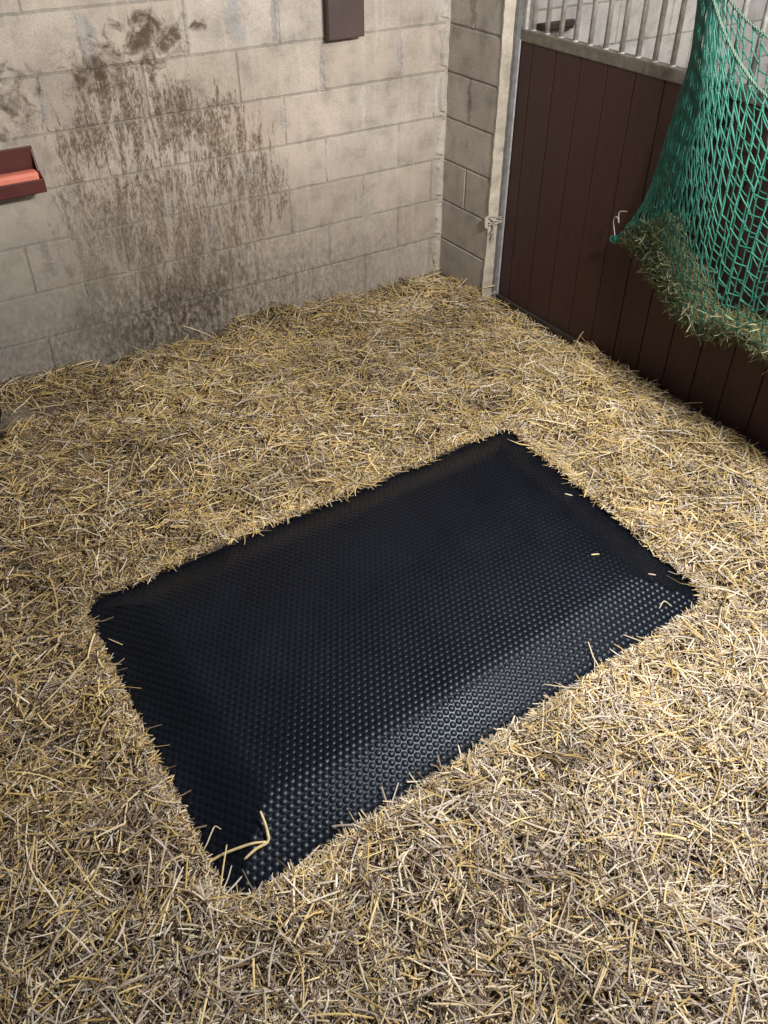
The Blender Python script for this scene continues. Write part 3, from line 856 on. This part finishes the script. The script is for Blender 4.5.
def netting(name, fn, nU, nV, r, seed, jit, mat, shear=0.4):
    R = np.random.default_rng(seed)
    tu = np.linspace(0, 1, nU+1)
    gtop = np.where(tu < 0.5, 0.5*(2*tu)**2.0, 1-0.5*(2-2*tu)**2.0)      # meshes gathered at the two hanging points
    gbot = 0.6*(0.5-0.5*np.cos(math.pi*tu))+0.4*tu
    nX = int(nV*shear)
    v1 = np.linspace(-shear, 1, nV+nX+1)
    hs = 1-np.abs(1-2*tu)**1.25
    Vg = v1[:, None]+shear*hs[None]*(1.0 if shear > 0 else 1.0)
    Vg = Vg+0.012*((np.arange(nU+1) % 2)[None]-0.5)
    Vg = Vg+R.normal(0, jit/nV, Vg.shape)
    wv = np.clip(Vg, 0, 1)**0.8
    Ug = gtop[None]*(1-wv)+gbot[None]*wv
    Ug = np.clip(Ug+R.normal(0, jit/nU*0.6, Ug.shape)*((Ug > 0) & (Ug < 1)), 0, 1)
    ok = (Vg > -0.02) & (Vg < 1.02)
    K_ = fn(Ug, np.clip(Vg, 0, 1))
    nR = K_.shape[0]
    A_, B_, kn = [], [], []
    DZ = np.array([0, 0, 0.0075])
    for j in range(nR):
        for i in range(nU+1):
            if not ok[j, i]: continue
            kn.append(K_[j, i]); T_, L_ = K_[j, i]+DZ, K_[j, i]-DZ
            A_.append(T_); B_.append(L_)
            if i < nU and ok[j, i+1]: A_.append(L_); B_.append(K_[j, i+1]+DZ)
            if j < nR-1:
                A_.append(L_)
                B_.append(K_[j+1, i]+DZ if ok[j+1, i] else fn(np.array([Ug[j+1, i]]), np.array([1.0]))[0])
            if j > 0 and not ok[j-1, i]:
                A_.append(T_); B_.append(fn(np.array([Ug[j, i]]), np.array([0.0]))[0])
    kn = np.array(kn)
    A_, B_ = np.array(A_), np.array(B_)
    D = B_-A_; D /= np.linalg.norm(D, axis=1)[:, None]+1e-9
    P1 = np.cross(D, np.array([0.9, 0.3, 0.1])); P1 /= np.linalg.norm(P1, axis=1)[:, None]; P2 = np.cross(D, P1)
    n = 6; ang = np.arange(n)*2*math.pi/n
    ringv = r*(np.cos(ang)[None, :, None]*P1[:, None, :]+np.sin(ang)[None, :, None]*P2[:, None, :])
    sagv = np.zeros_like(A_); 
    mid = (A_+B_)/2+np.array([0, 0, -0.002])
    V = np.stack([A_[:, None, :]+ringv, mid[:, None, :]+ringv*0.92, B_[:, None, :]+ringv], 1).reshape(-1, 3)
    m_ = len(A_); f = [(q*n+k, q*n+(k+1) % n, (q+1)*n+(k+1) % n, (q+1)*n+k) for q in range(2) for k in range(n)]
    F = (np.arange(m_)[:, None, None]*(3*n)+np.array(f)[None]).reshape(-1, 4)
    # knots
    ico = bmesh.new(); bmesh.ops.create_icosphere(ico, subdivisions=1, radius=r*1.25)
    iv = np.array([v.co[:] for v in ico.verts])*np.array([1, 0.95, 1.9]); fi = np.array([[v.index for v in f_.verts] for f_ in ico.faces]); ico.free()
    KV = (kn[:, None, :]+iv[None]).reshape(-1, 3)
    KF = (np.arange(len(kn))[:, None, None]*len(iv)+fi[None]).reshape(-1, 3)+len(V)
    return obj_np(name, np.concatenate([V, KV]), [F, KF], mat, net, smooth=True)
netting('front_netting', front, 42, 15, 0.0034, 3, 0.05, M_net, 1.05)
netting('back_netting', back, 54, 18, 0.0032, 4, 0.12, M_net, 0.9)
def rope(name, P, r):
    t = np.linspace(0, 1, 90); C_ = curve_interp(P, t)
    parts_ = []
    T = np.gradient(C_, axis=0); T /= np.linalg.norm(T, axis=1)[:, None]
    A1 = np.cross(T, np.array([1.0, 0, 0.2])); A1 /= np.linalg.norm(A1, axis=1)[:, None]; B1 = np.cross(T, A1)
    tt_ = np.linspace(0, 1, 360); Cf = curve_interp(P, tt_)
    A2 = np.stack([np.interp(tt_, t, A1[:, k]) for k in range(3)], -1); B2 = np.stack([np.interp(tt_, t, B1[:, k]) for k in range(3)], -1)
    for ph in (0, 2.094, 4.189):       # three twisted strands
        a = ph+tt_*2*math.pi*42
        parts_.append(tube_path(Cf+r*0.52*(np.cos(a)[:, None]*A2+np.sin(a)[:, None]*B2), r*0.55, 6))
    V, F = merge(parts_)
    o = obj_np(name, V, F, M_rope, net, smooth=True); o['label'] = 'faded pale green drawstring rope'; return o
rope('rim_rope', TOPF, 0.0062)
rope('rim_rope', TOPB, 0.0055)
# tied lower corner with its loose twine end
parts_ = []
c0 = np.array([0.018, -1.336, 0.802])
for k in range(7):
    a = rng.uniform(0, 6.28, 9); rr = rng.uniform(0.008, 0.022, 9)
    pts = c0+np.stack([rng.uniform(-0.012, 0.012, 9), np.cos(a)*rr*1.1, np.sin(a)*rr], -1)
    parts_.append(tube_path(curve_interp(pts, np.linspace(0, 1, 40)), 0.0034, 6))
V, F = merge(parts_); obj_np('corner_knot', V, F, M_net, net, smooth=True)
M_twine = simple('pale_twine', (0.50, 0.47, 0.40), 0.7, var=0.2, scale=60)
tw = np.array([(0.015, -1.335, 0.815), (0.02, -1.315, 0.85), (0.02, -1.305, 0.885), (0.015, -1.32, 0.905), (0.01, -1.34, 0.90), (0.012, -1.345, 0.885), (0.02, -1.33, 0.925), (0.02, -1.375, 0.945)])
V, F = tube_path(curve_interp(tw, np.linspace(0, 1, 60)), 0.0026, 6); o = obj_np('twine_end', V, F, M_twine, net, smooth=True); o['label'] = 'loose pale twine tail'

# frayed twine tied round the end of the stub wall and the post
parts_ = []
for k_ in range(3):
    a = np.linspace(0, 2*math.pi, 15)
    pts = np.stack([0.050+0.060*np.cos(a)+rng.normal(0, 0.002, 15), -0.425-0.050*np.sin(a)+rng.normal(0, 0.002, 15), 0.600+0.011*k_+0.012*np.cos(a+k_)+rng.normal(0, 0.003, 15)], -1)
    pts[:, 1] = np.minimum(pts[:, 1], np.where(pts[:, 0] > 0.05, -0.478, -0.456))
    pts[:, 0] = np.where(np.abs(pts[:, 1]+0.456) < 0.002, np.minimum(pts[:, 0], 0.049), pts[:, 0])
    parts_.append(tube_path(curve_interp(pts[3:12][::-1], np.linspace(0, 1, 60)), 0.0034, 6))
for e_ in range(6):
    p0 = np.array([0.012, -0.462, 0.605]); d_ = np.array([rng.normal(0.0, 0.012), -0.008, -1]) ; n_ = rng.uniform(0.03, 0.11)
    pts = np.array([p0+rng.normal(0, 0.006, 3), p0+d_*n_*0.5+np.array([0.004*rng.normal(), -0.010, 0]), p0+d_*n_+np.array([0.012*rng.normal(), -0.004, 0])])
    parts_.append(tube_path(curve_interp(pts, np.linspace(0, 1, 16)), 0.0028, 6))
V, F = merge(parts_)
M_twine2 = simple('grey_twine', (0.40, 0.37, 0.31), 0.8, var=0.3, scale=60)
tag(obj_np('baling_twine', V, F, M_twine2, smooth=True), 'frayed grey twine knotted round the low end of the stub wall', 'twine')

# hay lying in the foot of the net
n = 15000
u = rng.uniform(0.015, 0.985, n); dd = rng.random(n)
topv = 0.90-0.13*np.sin(math.pi*np.clip(u*3.2, 0, 1))+0.03*np.sin(u*40)+0.05*(vnoise(u, u*0, 14)-0.5)
topv = np.where(u > 0.42, topv+0.05, topv)
v = topv+(1.0-topv)*rng.random(n)**0.8
Pf, Pb = front(u, v), back(u, v)
Ph = Pf*(1-dd[:, None])+Pb*dd[:, None]
Ph[:, 0] -= 0.012*(dd < 0.4)
Ph[:, 2] += rng.normal(0, 0.008, n)
L = rng.uniform(0.03, 0.11, n)*np.clip(np.minimum(u, 1-u)*9, 0.35, 1); w = rng.uniform(0.0012, 0.003, n)
pal = np.array([(0.255, 0.245, 0.12), (0.33, 0.31, 0.17), (0.20, 0.20, 0.095), (0.42, 0.38, 0.235), (0.50, 0.45, 0.32), (0.15, 0.145, 0.07)])
pal = pal*np.array([0.58, 0.64, 0.56])
hc = pal[rng.choice(6, n, p=[0.27, 0.24, 0.2, 0.15, 0.06, 0.08])]*rng.uniform(0.8, 1.15, n)[:, None]
V1, F1, C1 = strands(Ph, rng.choice([math.pi/2, -math.pi/2], n)+rng.normal(0, 0.5, n), rng.normal(0, 0.65, n), L, w, hc, 4, False, 0.25, 0.15, clip=False)
# wisps hanging out below
n2 = 420
u = rng.uniform(0.05, 0.95, n2); v = np.ones(n2)
Ph = front(u, v)*0.7+back(u, v)*0.3; L = rng.uniform(0.03, 0.10, n2)
Ph[:, 2] -= L*rng.uniform(0.05, 0.35, n2)
hc2 = pal[rng.choice(6, n2, p=[0.15, 0.2, 0.1, 0.25, 0.25, 0.05])]
V2, F2, C2 = strands(Ph, rng.uniform(0, 6.28, n2), rng.normal(-0.8, 0.5, n2), L, rng.uniform(0.0012, 0.003, n2), hc2, 5, False, 0.35, 0.2, clip=False)
# wisps poking through the front
n3 = 260
u = rng.uniform(0.04, 0.9, n3); v = rng.uniform(0.82, 0.98, n3)
Ph = front(u, v); Ph[:, 0] -= rng.uniform(0.0, 0.02, n3)
V3, F3, C3 = strands(Ph, rng.uniform(0, 6.28, n3), rng.normal(0, 0.6, n3), rng.uniform(0.03, 0.09, n3), rng.uniform(0.002, 0.004, n3), pal[rng.choice([3, 4], n3)]*1.1, 4, False, 0.3, 0.1, clip=False)
VV = np.concatenate([V1, V2, V3]); VV[:, 0] = np.minimum(VV[:, 0], 0.066)
FF = np.concatenate([F1, F2+len(V1), F3+len(V1)+len(V2)])
m, nt, b = new_mat('hay'); g = NG(nt)
g.put(b.inputs['Base Color'], g.n('ShaderNodeAttribute', attribute_name='tone').outputs['Color'])
b.inputs['Roughness'].default_value = 0.7; b.inputs['Specular IOR Level'].default_value = 0.25
tag(obj_np('hay', VV, FF, m, colors=np.concatenate([C1, C2, C3]), smooth=True), 'grey green hay bunched in the bottom of the green net', 'hay', kind='stuff')

# ------------------------------------------------------------------ light
def area(name, loc, target, sx, sy, power, color):
    l = bpy.data.lights.new(name, 'AREA'); l.shape = 'RECTANGLE'; l.size = sx; l.size_y = sy; l.energy = power; l.color = color
    o = bpy.data.objects.new(name, l); o.location = loc
    o.rotation_euler = (Vector(target)-Vector(loc)).to_track_quat('-Z', 'Y').to_euler()
    return link(o)
area('ceiling_lamp', (-0.70, -3.45, 2.85), (-1.15, -1.8, 0.0), 0.9, 0.25, 172, (1.0, 0.955, 0.905))
area('next_stall_light', (1.9, -2.2, 3.0), (1.6, -0.8, 0.8), 1.2, 0.4, 58, (1.0, 0.97, 0.93))  # unseen light over the next stall, brightening its back wall
w = bpy.data.worlds.new('stable_air'); scene.world = w; w.use_nodes = True
bg = w.node_tree.nodes['Background']; bg.inputs[0].default_value = (0.92, 0.96, 1.0, 1); bg.inputs[1].default_value = 0.15

# ------------------------------------------------------------------ camera (24 mm-equivalent phone view, looking down into the corner)
cam = bpy.data.cameras.new('camera'); co = bpy.data.objects.new('camera', cam); link(co)
cam.sensor_fit = 'VERTICAL'; cam.sensor_height = 36.0; cam.sensor_width = 27.0
cam.lens = 863.33/1024*36.0
cam.clip_start = 0.05
r = Vector((0.83822833, -0.54531781, 0.00132269)); u = Vector((0.34472186, 0.53176112, 0.77356121)); f = Vector((0.42254006, 0.64796496, -0.63372021))
R = Matrix((r, u, -f)).transposed().to_4x4()
R.translation = Vector((-3.015, -4.0237, 2.3634))
co.matrix_world = R
scene.camera = co

vs = scene.view_settings
scene.display_settings.display_device = 'sRGB'
vs.view_transform = 'Standard'; vs.look = 'None'; vs.gamma = 1.0; vs.exposure = 0.0; vs.use_curve_mapping = False
